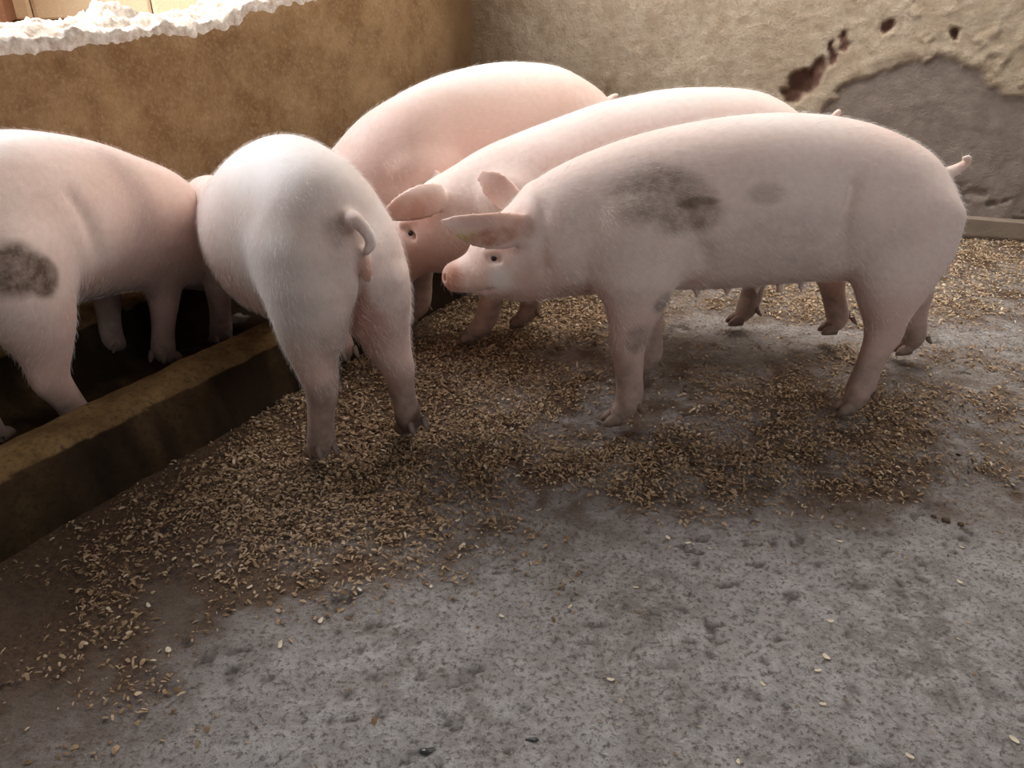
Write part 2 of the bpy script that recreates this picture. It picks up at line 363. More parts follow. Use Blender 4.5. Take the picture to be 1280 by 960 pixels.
# brick pier standing out from that wall, its shade put into a darker brick colour
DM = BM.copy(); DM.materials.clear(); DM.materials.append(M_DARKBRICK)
pc = bo + bu * 0.05 + bn * 0.14
for r in range(12):
    b = bpy.data.objects.new('brick', DM); COL.objects.link(b); b.parent = core
    b.location = pc + Vector((rr.uniform(-.006, .006), rr.uniform(-.006, .006), 0.055 + r * 0.108)); b.scale = (0.36, 0.34, 0.1055); b.rotation_euler = (0, 0, rot + rr.uniform(-.03, .03))
# ground outside
og = mesh_obj('ground_outside', [(-9, -4, -0.06), (9, -4, -0.06), (9, 9, -0.06), (-9, 9, -0.06)], [[0, 1, 2, 3]], M_DIRT); tag(og, kind='structure')

# roof over the pen (eave over the left wall; an opening above the back of the pen)
def roof_piece(name, s0, s1, o0, o1, z0, z1):
    n = 60; V = []; F4 = []
    oo = np.linspace(o0, o1, n)
    for lay in (0, 1):
        for k, s in enumerate((s0, s1)):
            for j, o in enumerate(oo):
                x, y = trough_xy(s, o); V.append((x, y, z0 + (z1 - z0) * j / (n - 1) + 0.018 * math.sin(j * 1.3) + lay * 0.012))
    V = np.array(V); F4 = []
    for lay in (0, 1):
        b = lay * 2 * n
        for j in range(n - 1): F4.append([b + j, b + j + 1, b + n + j + 1, b + n + j])
    for j in range(n - 1):
        F4 += [[j, j + 1, 2 * n + j + 1, 2 * n + j], [n + j, n + j + 1, 3 * n + j + 1, 3 * n + j]]
    F4 += [[0, n, 3 * n, 2 * n], [n - 1, 2 * n - 1, 4 * n - 1, 3 * n - 1]]
    return tag(mesh_obj(name, V, F4, M_ROOF), kind='structure')
roof_piece('ceiling', -3.2, 2.0, 1.17, -3.4, 2.15, 2.9)

# feed trough: front curb, floor, back lip
cs = np.arange(-1.6, 3.07, 0.011)
prof = [(0.0, 0.0), (0.008, 0.05), (0.018, 0.10), (0.03, 0.145), (0.045, 0.165), (0.065, 0.176), (0.10, 0.178), (0.135, 0.175), (0.155, 0.166), (0.168, 0.14), (0.180, 0.08), (0.195, 0.02), (0.23, 0.008),
        (0.30, 0.004), (0.40, 0.004), (0.50, 0.008), (0.55, 0.02), (0.575, 0.08), (0.59, 0.14), (0.605, 0.165), (0.63, 0.175), (0.66, 0.178), (0.70, 0.18), (0.73, 0.18)]
pa = np.array(prof); tt = np.linspace(0, len(prof) - 1, 90); po = np.interp(tt, np.arange(len(prof)), pa[:, 0]); pz = np.interp(tt, np.arange(len(prof)), pa[:, 1])
U, Kk = np.meshgrid(cs, np.arange(90), indexing='ij'); O = po[Kk]; Zc = pz[Kk]
Zc = Zc + 0.006 * fbm(U, O, 9, 4, 3) * (Zc > 0.03) + 0.004 * fbm(U, O, 30, 2, 13); O = O + 0.008 * fbm(U, Zc, 7, 4, 6)
x_, y_ = trough_xy(U, O)
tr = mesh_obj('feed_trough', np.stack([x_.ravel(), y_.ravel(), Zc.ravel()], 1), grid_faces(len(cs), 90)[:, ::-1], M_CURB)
add_attr(tr, 'painted_shade', np.clip(np.where((O < 0.035) | ((O > 0.17) & (O < 0.6)), 0.92, 0.0) + 0.5 * sstep(0.9, 1.8, U) + 0.5 * fbm(U, O, 12, 3, 2), 0, .95).ravel())  # curb face and trough inside darkened, their shade put into the colour
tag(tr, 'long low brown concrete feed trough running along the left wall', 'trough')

# ------------------------------------------------------------------ implicit modelling of the pigs
class Field:
    def __init__(s, lo, hi, h):
        s.h = h; s.lo = np.array(lo, float); s.n = np.ceil((np.array(hi) - s.lo) / h).astype(int) + 1
        s.ax = [(s.lo[i] + h * np.arange(s.n[i])).astype(np.float32) for i in range(3)]
        s.F = np.full(tuple(s.n), 0.2, np.float32)
    def sl(s, lo, hi):
        a = np.clip(np.floor((np.array(lo) - s.lo) / s.h).astype(int), 0, s.n - 1); b = np.clip(np.ceil((np.array(hi) - s.lo) / s.h).astype(int) + 1, 1, s.n)
        return tuple(slice(int(a[i]), int(max(b[i], a[i] + 1))) for i in range(3))
    def tube(s, nodes, wdir=(0, 1, 0), horizontal=False, dens=3, mar=0.05, cap=None):
        """nodes: (x,y,z,ru,rw); returns (slices, field)"""
        nd = np.array(nodes, float)
        if dens > 1: nd = crom(nd, dens)
        R = nd[:, 3:5].max(1)
        S = s.sl((nd[:, :3] - R[:, None] - mar).min(0), (nd[:, :3] + R[:, None] + mar).max(0))
        out = np.full(tuple(q.stop - q.start for q in S), 0.2, np.float32)
        w0 = np.array(wdir, float)
        for i in range(len(nd) - 1):
            a, b = nd[i], nd[i + 1]; r = max(R[i], R[i + 1])
            ends_here = (i == 0) or (i == len(nd) - 2)
            A = a[:3]; D = b[:3] - a[:3]
            if horizontal:
                ext = np.array([0.03 + (r if ends_here else 0), r, r]) + mar * 0.6
                lo = np.minimum(a[:3], b[:3]) - ext; hi = np.maximum(a[:3], b[:3]) + ext
            else:
                lo = np.minimum(a[:3], b[:3]) - r - mar; hi = np.maximum(a[:3], b[:3]) + r + mar
            q = s.sl(lo, hi)
            q = tuple(slice(max(q[k].start, S[k].start), min(q[k].stop, S[k].stop)) for k in range(3))
            if any(q[k].stop <= q[k].start for k in range(3)): continue
            x = s.ax[0][q[0]][:, None, None] - A[0]; y = s.ax[1][q[1]][None, :, None] - A[1]; z = s.ax[2][q[2]][None, None, :] - A[2]
            if horizontal:
                dd = D[0] ** 2 + D[1] ** 2 + 1e-12
                t = np.clip((x * D[0] + y * D[1]) / dd, 0, 1)
                L = math.sqrt(dd); e = (D[0] / L, D[1] / L)
                px = x - t * D[0]; py = y - t * D[1]
                da = px * e[0] + py * e[1]; dw = -px * e[1] + py * e[0]; du = z - t * D[2]
            else:
                dd = float(D @ D) + 1e-12; L = math.sqrt(dd); e = D / L
                wv = w0 - e * (w0 @ e); wv /= np.linalg.norm(wv) + 1e-9; uv = np.cross(e, wv)
                t = np.clip((x * D[0] + y * D[1] + z * D[2]) / dd, 0, 1)
                px = x - t * D[0]; py = y - t * D[1]; pz = z - t * D[2]
                da = px * e[0] + py * e[1] + pz * e[2]; dw = px * wv[0] + py * wv[1] + pz * wv[2]; du = px * uv[0] + py * uv[1] + pz * uv[2]
            ru = a[3] + t * (b[3] - a[3]); rw = a[4] + t * (b[4] - a[4]); ra = np.minimum(ru, rw) if cap is None else cap
            k0 = np.sqrt((du / ru) ** 2 + (dw / rw) ** 2 + (da / ra) ** 2); k1 = np.sqrt((du / ru ** 2) ** 2 + (dw / rw ** 2) ** 2 + (da / ra ** 2) ** 2) + 1e-6
            f = (k0 * (k0 - 1) / k1)
            v = tuple(slice(q[k].start - S[k].start, q[k].stop - S[k].start) for k in range(3))
            out[v] = np.minimum(out[v], f)
        return S, out
    def trunk(s, nodes, cap=0.05):
        nd = np.array(nodes, float); nd = nd[np.argsort(nd[:, 0])]; d = crom(nd, 8)
        d = d[np.argsort(d[:, 0])]; x = s.ax[0]; xc = np.clip(x, d[0, 0], d[-1, 0])
        I = lambda c: np.interp(xc, d[:, 0], c)
        ker = np.exp(-0.5 * (np.arange(-12, 13) * s.h / 0.016) ** 2); ker /= ker.sum()
        sm = lambda v: np.convolve(np.pad(v, 12, 'edge'), ker, 'valid')
        yc = sm(I(d[:, 1])); zc = sm(I(d[:, 2])); ru = np.sqrt(sm(I(d[:, 3] ** 2))); rw = np.sqrt(sm(I(d[:, 4] ** 2)))
        sl = np.gradient(yc, s.h); cs = 1 / np.sqrt(1 + sl ** 2)
        e = [v[:, None, None].astype(np.float32) for v in (yc, zc, ru, rw, cs, x - xc)]
        S = s.sl((d[0, 0] - cap - .06, -.45, -.1), (d[-1, 0] + .1, .45, 1)); q = S[0]
        yc, zc, ru, rw, cs, da = [v[q] for v in e]; ra = cap
        dw = (s.ax[1][S[1]][None, :, None] - yc) * cs; du = s.ax[2][S[2]][None, None, :] - zc
        k0 = np.sqrt((du / ru) ** 2 + (dw / rw) ** 2 + (da / ra) ** 2); k1 = np.sqrt((du / ru ** 2) ** 2 + (dw / rw ** 2) ** 2 + (da / ra ** 2) ** 2) + 1e-6
        return S, k0 * (k0 - 1) / k1
    def add(s, prim, k=0.03):
        S, f = prim; a = s.F[S]; h = np.maximum(k - np.abs(a - f), 0) / k; s.F[S] = np.minimum(a, f) - h * h * h * k / 6
    def cut(s, prim, k=0.02):
        S, f = prim; f = -f; a = s.F[S]; h = np.maximum(k - np.abs(a - f), 0) / k; s.F[S] = np.maximum(a, f) + h * h * h * k / 6
    def mesh(s):
        F = s.F; I = F < 0
        n0, n1, n2 = (np.array(F.shape) - 1)
        acc = np.zeros((n0, n1, n2, 3), np.float32); cnt = np.zeros((n0, n1, n2), np.float32)
        def cs_(d, o): return slice(o, d + o)
        offs = [(0, 0), (0, 1), (1, 0), (1, 1)]
        for ax in range(3):
            o1, o2 = [k for k in range(3) if k != ax]
            for (a, b) in offs:
                st = [0, 0, 0]; st[o1] = a; st[o2] = b; en = list(st); en[ax] += 1
                A = F[st[0]:st[0] + n0, st[1]:st[1] + n1, st[2]:st[2] + n2]; B = F[en[0]:en[0] + n0, en[1]:en[1] + n1, en[2]:en[2] + n2]
                m = (A < 0) != (B < 0)
                ii = np.nonzero(m); fa = A[ii]; fb = B[ii]; t = fa / (fa - fb)
                p = np.zeros((len(t), 3), np.float32); p[:, o1] = a; p[:, o2] = b; p[:, ax] = t
                acc[ii] += p; cnt[ii] += 1
        act = cnt > 0; vid = np.full(act.shape, -1, np.int32); ii = np.nonzero(act); vid[ii] = np.arange(len(ii[0]))
        V = acc[ii] / cnt[ii][:, None] + np.stack(ii, 1); V = V * s.h + s.lo
        Q = []
        for ax in range(3):
            o1, o2 = [(1, 2), (2, 0), (0, 1)][ax]
            sh = [slice(None)] * 3; sh2 = [slice(None)] * 3; sh[ax] = slice(0, -1); sh2[ax] = slice(1, None)
            A = I[tuple(sh)]; B = I[tuple(sh2)]; m = A != B
            jj = np.stack(np.nonzero(m), 1)
            ok = (jj[:, o1] > 0) & (jj[:, o2] > 0) & (jj[:, o1] < act.shape[o1]) & (jj[:, o2] < act.shape[o2]); jj = jj[ok]
            d1 = np.zeros(3, int); d1[o1] = 1; d2 = np.zeros(3, int); d2[o2] = 1
            g = lambda c: vid[c[:, 0], c[:, 1], c[:, 2]]
            q = np.stack([g(jj - d1 - d2), g(jj - d2), g(jj), g(jj - d1)], 1)
            fl_ = ~A[jj[:, 0], jj[:, 1], jj[:, 2]]; q[fl_] = q[fl_][:, ::-1]; Q.append(q)
        Q = np.concatenate(Q); Q = Q[(Q >= 0).all(1)]
        # light smoothing (Taubin)
        E = np.concatenate([Q[:, [0, 1]], Q[:, [1, 2]], Q[:, [2, 3]], Q[:, [3, 0]]])
        for lam in (0.5, -0.52, 0.5, -0.52):
            S_ = np.zeros_like(V); C = np.bincount(E.ravel(), minlength=len(V)).astype(float)
            for k in range(3):
                S_[:, k] = np.bincount(E[:, 0], V[E[:, 1], k], len(V)) + np.bincount(E[:, 1], V[E[:, 0], k], len(V))
            V = V + lam * (S_ / np.maximum(C, 1)[:, None] - V)
        return V, Q

def crom(nd, d):
    P = np.vstack([2 * nd[0] - nd[1], nd, 2 * nd[-1] - nd[-2]]); out = []
    for i in range(1, len(P) - 2):
        for k in range(d):
            t = k / d; out.append(0.5 * ((2 * P[i]) + (-P[i-1] + P[i+1]) * t + (2*P[i-1] - 5*P[i] + 4*P[i+1] - P[i+2]) * t*t + (-P[i-1] + 3*P[i] - 3*P[i+1] + P[i+2]) * t**3))
    out.append(P[-2]); out = np.array(out); out[:, 3:] = np.maximum(out[:, 3:], 0.003); return out

FRONT = [(.030, .016, .026, .028), (.055, -.002, .034, .034), (.09, -.006, .036, .032), (.13, -.004, .035, .031), (.18, .0, .039, .034), (.225, .004, .046, .040), (.28, .0, .054, .046),
         (.33, -.006, .072, .054), (.40, -.012, .098, .062), (.52, .005, .118, .064)]
HIND = [(.030, .018, .026, .028), (.055, .0, .034, .034), (.09, -.012, .036, .031), (.13, -.022, .036, .030), (.18, -.040, .042, .032), (.22, -.052, .052, .037), (.26, -.040, .058, .046),
        (.31, -.022, .080, .058), (.37, -.010, .108, .070), (.45, -.005, .135, .078), (.54, .0, .138, .078)]
def leg_nodes(kind, foot, top, adj=1.0, fat=1.0, lean=1.35, sc=1.0):
    tab = FRONT if kind == 'f' else HIND; zt = tab[-1][0]; out = []
    for z, off, ru, rw in tab:
        t = (z / zt) ** (1 / lean) if lean else z / zt
        t = min(max((z - 0.03) / (zt - 0.03), 0), 1)
        out.append((foot[0] + (top[0] - foot[0]) * t + off * adj, foot[1] + (top[1] - foot[1]) * t ** 0.8, foot[2] + z * (top[2] - foot[2]) / zt if len(foot) > 2 and top[2] else z, ru * fat * sc, rw * fat * sc))
    return out

def claw_mesh():
    V = []; n = 10; secs = [(-.020, .014, .030, .011), (-.008, .016, .036, .0135), (.008, .015, .034, .0135), (.022, .011, .026, .012), (.033, .007, .015, .008), (.038, .005, .008, .004)]
    for (x, zc, hh, hw) in secs:
        for k in range(n):
            a = 2 * math.pi * k / n; c, s_ = math.cos(a), math.sin(a)
            V.append((x, hw * c, max(0.0, zc + hh * 0.55 * s_)))
    Fq = [[i * n + k, i * n + (k + 1) % n, (i + 1) * n + (k + 1) % n, (i + 1) * n + k] for i in range(len(secs) - 1) for k in range(n)]
    for e in (0, (len(secs) - 1) * n):
        V.append(tuple(np.mean(V[e:e + n], 0))); c = len(V) - 1
        for k in range(n): Fq.append([e + k, e + (k + 1) % n, c, c])
    me = bpy.data.meshes.new('hoof_claw'); me.from_pydata(V, [], [f if f[2] != f[3] else f[:3] for f in Fq]); me.materials.append(M_HOOF)
    for p in me.polygons: p.use_smooth = True
    me.update(); return me
CLAW = claw_mesh()

CRUST = []
def build_pig(label, org, heading, trunk, head, snout, ears, legs, tail, h, eyes, mud=(), dark=(), pink=(), pale=(), extra=None, rust=(), hairs=9000, hz=None, knobs=None):
    org = np.array(org, float); hd = np.array(heading, float); hd /= np.linalg.norm(hd)
    allp = np.array([n_[:3] for n_ in trunk] + [n_[:3] for n_ in head] + [n_[:3] for e in ears for n_ in e[0]] + [n_[:3] for l_ in legs for n_ in l_] + [n_[:3] for n_ in tail])
    f = Field(allp.min(0) - 0.24, allp.max(0) + 0.24, h); 
    f = Field([allp[:, 0].min() - .12, min(-.30, allp[:, 1].min() - .10), -0.02], [allp[:, 0].max() + .12, max(.30, allp[:, 1].max() + .10), 0.86], h)
    f.add(f.trunk(trunk), 0.02)
    f.add(f.tube(head, dens=4), 0.05)
    for i, l_ in enumerate(legs): f.add(f.tube(l_, dens=3), 0.045)
    if extra: extra(f)
    if tail: f.add(f.tube(tail, dens=3), 0.02)
    for (nd, wd) in ears: f.add(f.tube(nd, wdir=wd, dens=3), 0.018)
    # snout disc, nostrils, mouth
    if snout is not None:
        p, d = np.array(snout[0], float), np.array(snout[1], float); d /= np.linalg.norm(d); r = snout[2]
        f.add(f.tube([(*(p - d * .03), r * .86, r * .9), (*(p - d * .010), r * .90, r * .98), (*(p + d * .002), r, r * 1.08)], dens=1, cap=.008), 0.010)
        up = np.array([-d[2], 0, d[0]]);
        for sy in (-1, 1):
            c = p + np.array([0, sy * r * .42, 0]) + d * .010
            f.cut(f.tube([(*(c - d * .012), .008, .006), (*(c + d * .02), .009, .007)], dens=1), 0.006)
    V, Q = f.mesh()
    root = None
    body = mesh_obj('pig', V, Q, M_SKIN)
    body.location = (org[0], org[1], 0); body.rotation_euler = (0, 0, math.atan2(hd[1], hd[0]))
    tag(body, label, 'pig')
    # masks
    x, y, z = V[:, 0], V[:, 1], V[:, 2]
    def blobs(L, soft=0.55):
        m = np.zeros(len(V))
        for (cx, cy, cz, rx, ry, rz, st) in L:
            q = np.sqrt(((x - cx) / rx) ** 2 + ((y - cy) / ry) ** 2 + ((z - cz) / rz) ** 2)
            q = q + 0.35 * fbm(x + y, z + y * .5, 14, 3, 5)
            m = np.maximum(m, st * (1 - sstep(soft, 1.15, q)))
        return m
    legs_dirty = 0.95 * (1 - sstep(0.08, 0.33, z + 0.10 * fbm(x * 1.3 + y, z, 16, 3, 2)))
    add_attr(body, 'mud', np.clip(np.maximum(blobs(mud), legs_dirty) + 0.10 * np.clip(fbm(x + y, z, 6, 3, 3) * 2, 0, 1), 0, 1))
    add_attr(body, 'dark', np.clip(blobs(dark, .7), 0, .95))
    add_attr(body, 'crust', blobs(CRUST) if extra is xA_ref[0] else 0 * x)
    add_attr(body, 'rust', np.clip(blobs(rust), 0, 1))
    lowpink_shade = 0.62 * (1 - sstep(0.28, 0.46, z))  # pinker belly and legs, with underside shading put into the skin colour
    add_attr(body, 'pink', np.clip(np.maximum(blobs(pink), lowpink_shade), 0, 1))
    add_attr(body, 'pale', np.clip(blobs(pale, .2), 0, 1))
    # hooves: two claws and two dewclaws on each foot
    for l_ in legs:
        a = l_[0]; dx = 0.018
        for sy in (-1, 1):
            c = bpy.data.objects.new('hoof_claw', CLAW); COL.objects.link(c); c.parent = body
            c.location = (a[0] + dx, a[1] + sy * .0135, a[2] - .035); c.rotation_euler = (0, 0, sy * 0.07); c.scale = (.82, 1.05, 1.1)
            c = bpy.data.objects.new('dewclaw', CLAW); COL.objects.link(c); c.parent = body
            c.location = (a[0] - .047, a[1] + sy * .020, a[2] + .022); c.rotation_euler = (0, math.radians(118), 0); c.scale = (.62, .62, .42)
    # eyes
    for (p, r) in eyes:
        n = 12; Vv = []; 
        for i in range(n // 2 + 1):
            for k in range(n):
                th = math.pi * i / (n // 2); ph = 2 * math.pi * k / n; Vv.append((p[0] + r * math.sin(th) * math.cos(ph), p[1] + r * math.sin(th) * math.sin(ph), p[2] + r * math.cos(th)))
        mesh_obj('eye', Vv, [[i * n + k, (i + 1) * n + k, (i + 1) * n + (k + 1) % n, i * n + (k + 1) % n] for i in range(n // 2) for k in range(n)], M_EYE, body)
    # bristles
    rs = np.random.RandomState(len(label))
    qc = Q[rs.randint(0, len(Q), int(hairs * 1.25))]
    P = V[qc].mean(1); e1 = V[qc[:, 2]] - V[qc[:, 0]]; e2 = V[qc[:, 3]] - V[qc[:, 1]]; nn = np.cross(e1, e2); nn /= np.linalg.norm(nn, axis=1)[:, None] + 1e-9
    dkP = np.zeros(len(P))
    for (cx, cy, cz, rx, ry, rz, st) in dark: dkP = np.maximum(dkP, np.sqrt(((P[:, 0] - cx) / rx) ** 2 + ((P[:, 1] - cy) / ry) ** 2 + ((P[:, 2] - cz) / rz) ** 2) < 1.05)
    keep = (P[:, 2] > 0.24) & (dkP < .5) & ~((P[:, 0] > head[1][0]) & (rs.rand(len(P)) < .6)); P = P[keep][:hairs]; nn = nn[keep][:hairs]; m = len(P)
    d = np.stack([np.full(m, -0.9), 0 * P[:, 0], -0.25 - 0.6 * (P[:, 2] < .6)], 1) + rs.randn(m, 3) * .22
    d -= nn * (d * nn).sum(1)[:, None]; d /= np.linalg.norm(d, axis=1)[:, None] + 1e-9
    L = rs.uniform(.010, .022, m)[:, None]
    pts = np.stack([P - nn * .001, P + (d * .75 + nn * .34) * L * .5, P + (d * .97 + nn * .38) * L], 1).astype(np.float32)
    hc = bpy.data.hair_curves.new('bristles'); hc.add_curves([3] * m)
    hc.attributes['position'].data.foreach_set('vector', pts.ravel())
    ra = hc.attributes.new('radius', 'FLOAT', 'POINT'); ra.data.foreach_set('value', np.tile(np.array([.00017, .00013, .00004], np.float32), m))
    hc.materials.append(M_HAIR)
    ho = bpy.data.objects.new('bristles', hc); COL.objects.link(ho); ho.parent = body; tag(ho, kind='stuff')
    return body

def TR(L, k=.86):   # (s, y, top, bottom, half width) -> tube nodes
    return [(s, y, (t + b) / 2, (t - b) / 2, w_ * k) for (s, y, t, b, w_) in L]

def ear(base, tip, w0, wd, curl=(0, 0, 0), th=.0080, tipw=.14):
    base, tip, c = np.array(base, float), np.array(tip, float), np.array(curl, float)
    out = []
    for t, k in ((0, .75), (.2, .98), (.45, 1.0), (.68, .84), (.87, .54), (1, tipw)):
        p = base + (tip - base) * t + c * math.sin(math.pi * t)
        out.append((*p, w0 * k, th * (1.5 - .7 * t)))
    return (out, wd)

def rear_details(f, s0, z0=.50, y0=0.0):
    # cleft between the hams, vulva
    f.cut(f.tube([(s0 - .012, y0, z0 + .01, .016, .008), (s0 + .012, y0, z0 - .06, .036, .010), (s0 + .040, y0, z0 - .14, .060, .013), (s0 + .08, y0, z0 - .22, .08, .024)], dens=3), 0.04)
    f.cut(f.tube([(s0 - .025, y0 - .045, z0 + .09, .012, .014), (s0 - .02, y0 - .035, z0 + .02, .012, .012)], dens=3), 0.05)
    f.cut(f.tube([(s0 - .025, y0 + .045, z0 + .09, .012, .014), (s0 - .02, y0 + .035, z0 + .02, .012, .012)], dens=3), 0.05)
    f.add(f.tube([(s0 + .006, y0, z0 + .050, .015, .013), (s0 - .006, y0, z0 + .018, .015, .014), (s0 - .010, y0, z0 - .004, .010, .008)], dens=2), 0.010)

xA_ref = [None]; CRUST += [(.832, .115, .548, .035, .06, .018, .95)]
# ---- pig A: the foremost pig, side on
def xA(f):
    f.cut(f.tube([(.275, .17, .345, .022, .026), (.262, .172, .41, .018, .020), (.275, .178, .49, .007, .010)], dens=3), 0.05)       # crease behind the elbow
    f.cut(f.tube([(-.055, .165, .34, .020, .024), (-.075, .180, .43, .012, .016)], dens=3), 0.05)                                 # flank
    for sy in (-1, 1):
        f.add(f.tube([(-.24, sy * .066, .50, .14, .096), (-.295, sy * .068, .46, .125, .088)], dens=2), 0.05)                        # hams
        f.add(f.tube([(.42, sy * .098, .55, .12, .082), (.435, sy * .108, .43, .10, .072)], dens=2), 0.035)                         # shoulders
        f.add(f.tube([(.70, sy * .055, .415, .06, .05), (.665, sy * .06, .42, .065, .05)], dens=2), 0.03)                            # jowls
        f.cut(f.tube([(.772, sy * .080, .470, .009, .011), (.757, sy * .086, .472, .009, .011)], dens=2), 0.014)                     # eye socket
        f.add(f.tube([(.782, sy * .058, .484, .008, .008), (.765, sy * .068, .487, .009, .009), (.742, sy * .078, .484, .009, .009)], dens=2), 0.014)  # brow
    f.cut(f.tube([(.84, .046, .380, .004, .010), (.815, .055, .376, .005, .012), (.785, .067, .384, .0055, .014), (.772, .078, .394, .004, .010)], dens=2), 0.008)  # mouth
    f.cut(f.tube([(.84, -.046, .380, .004, .010), (.815, -.055, .376, .005, .012), (.785, -.067, .384, .0055, .014)], dens=2), 0.008)
    f.cut(f.tube([(.66, .105, .60, .004, .008), (.662, .130, .54, .006, .010), (.655, .132, .46, .004, .008)], dens=3), 0.05)
    f.cut(f.tube([(.30, .188, .46, .006, .012), (.315, .182, .54, .006, .012), (.35, .165, .61, .004, .008)], dens=3), 0.07)
    f.cut(f.tube([(-.078, .188, .45, .006, .012), (-.055, .180, .54, .006, .012), (-.07, .155, .63, .004, .008)], dens=3), 0.07)
    for s in (.33, .25, .17, .09, .03, -.03):                                                                                   # teats
        for sy in (-1, 1): f.add(f.tube([(s, sy * .07, .356, .008, .008), (s, sy * .072, .345, .0045, .0045)], dens=1), 0.012)
    rear_details(f, -.438, .50)
xA_ref[0] = xA
TA = TR([(-.408, 0, .60, .44, .08), (-.375, 0, .645, .375, .135), (-.32, 0, .688, .35, .17), (-.20, 0, .737, .35, .19), (-.09, 0, .762, .350, .20), (.015, 0, .772, .350, .208), (.115, 0, .772, .345, .212),
         (.214, 0, .764, .345, .208), (.31, 0, .75, .348, .20), (.407, 0, .73, .345, .185), (.50, 0, .702, .345, .168), (.60, 0, .662, .345, .15), (.66, 0, .625, .35, .135)])
HA = [(.60, 0, .485, .125, .13), (.67, 0, .462, .115, .118), (.72, 0, .442, .100, .102), (.76, 0, .420, .072, .082), (.80, 0, .411, .053, .058), (.83, 0, .405, .043, .047), (.85, 0, .402, .038, .042)]
build_pig('pale pink pig nearest at right, whole side in view, grey mud on its shoulder', (.705, 2.0), (-.99, -.139), TA, HA, ((.858, 0, .402), (1, 0, .12), .036),
    [ear((.695, .085, .545), (.885, .125, .580), .042, (0.1, 1, .25), (0, .02, -.008)), ear((.69, -.075, .555), (.772, -.135, .618), .036, (.35, .75, .3), (.01, -.0, .012), tipw=.5)],
    [leg_nodes('f', (.430, .138, .035), (.435, .105, .52)), leg_nodes('f', (.298, -.112, .035), (.335, -.105, .52)),
     leg_nodes('h', (-.19, .170, .035), (-.275, .095, .54), .45), leg_nodes('h', (-.555, -.149, .035), (-.29, -.085, .54), .8)],
    [(-.40, 0, .610, .018, .018), (-.440, 0, .628, .013, .013), (-.450, .01, .645, .010, .010), (-.442, .02, .658, .008, .008), (-.430, .022, .656, .006, .006)], .0054,
    [((.765, .0720, .470), .0075), ((.765, -.0720, .470), .0075)],
    mud=[(.42, .17, .63, .14, .10, .07, .85), (.34, .2, .585, .09, .1, .06, .9), (.42, .13, .27, .04, .1, .05, .9), (.37, .12, .37, .03, .1, .03, .9), (.15, .2, .63, .06, .08, .03, .5), (.05, .2, .5, .3, .1, .1, .25),
         (-.40, .10, .40, .06, .1, .05, .3)],
    dark=[(.30, .2, .615, .045, .06, .010, .6), (.335, .2, .605, .03, .06, .012, .6)],
    pink=[(.79, .08, .57, .13, .09, .06, .95), (.74, -.13, .61, .12, .06, .08, .6), (.86, 0, .40, .035, .08, .05, .9), (.74, .05, .53, .07, .10, .06, .6), (.66, .1, .42, .07, .12, .10, .55), (.58, .08, .35, .14, .2, .06, .7), (-.46, 0, .5, .05, .05, .12, .8), (.28, .18, .38, .05, .1, .06, .6)],
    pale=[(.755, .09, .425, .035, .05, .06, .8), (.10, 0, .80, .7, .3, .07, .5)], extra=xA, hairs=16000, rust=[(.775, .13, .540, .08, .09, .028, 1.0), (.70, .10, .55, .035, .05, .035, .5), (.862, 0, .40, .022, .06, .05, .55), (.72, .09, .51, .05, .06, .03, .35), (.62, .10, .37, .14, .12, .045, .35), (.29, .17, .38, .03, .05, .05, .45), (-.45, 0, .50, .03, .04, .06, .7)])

# ---- pig B: behind it, head lowered to the left
def xB(f):
    for sy in (-1, 1):
        f.add(f.tube([(-.27, sy * .062, .50, .14, .092), (-.34, sy * .064, .46, .13, .086)], dens=2), 0.05)
        f.add(f.tube([(.42, sy * .10, .47, .13, .085), (.44, sy * .105, .40, .10, .075)], dens=2), 0.06)
        f.cut(f.tube([(.755, sy * .098, .395, .010, .012), (.745, sy * .10, .385, .010, .012)], dens=2), 0.014)
        f.add(f.tube([(.775, sy * .075, .415, .012, .012), (.735, sy * .085, .425, .012, .012)], dens=2), 0.016)
    for s in (.25, .17, .09):
        for sy in (-1, 1): f.add(f.tube([(s, sy * .07, .356, .008, .008), (s, sy * .072, .345, .0045, .0045)], dens=1), 0.012)
    rear_details(f, -.455, .50)
TB = TR([(-.445, 0, .62, .44, .08), (-.40, 0, .690, .375, .135), (-.32, 0, .742, .35, .17), (-.24, 0, .768, .35, .185), (-.12, 0, .776, .350, .20), (.0, 0, .772, .350, .205), (.10, 0, .756, .345, .208),
         (.20, 0, .734, .34, .205), (.31, 0, .697, .33, .20), (.42, 0, .658, .30, .185), (.54, 0, .61, .275, .165), (.63, 0, .555, .245, .145), (.68, 0, .51, .245, .13)])
HB = [(.62, 0, .42, .12, .13), (.69, 0, .38, .115, .118), (.74, 0, .335, .092, .100), (.785, 0, .275, .066, .076), (.815, 0, .22, .050, .056), (.835, 0, .175, .040, .047), (.845, 0, .15, .036, .044)]
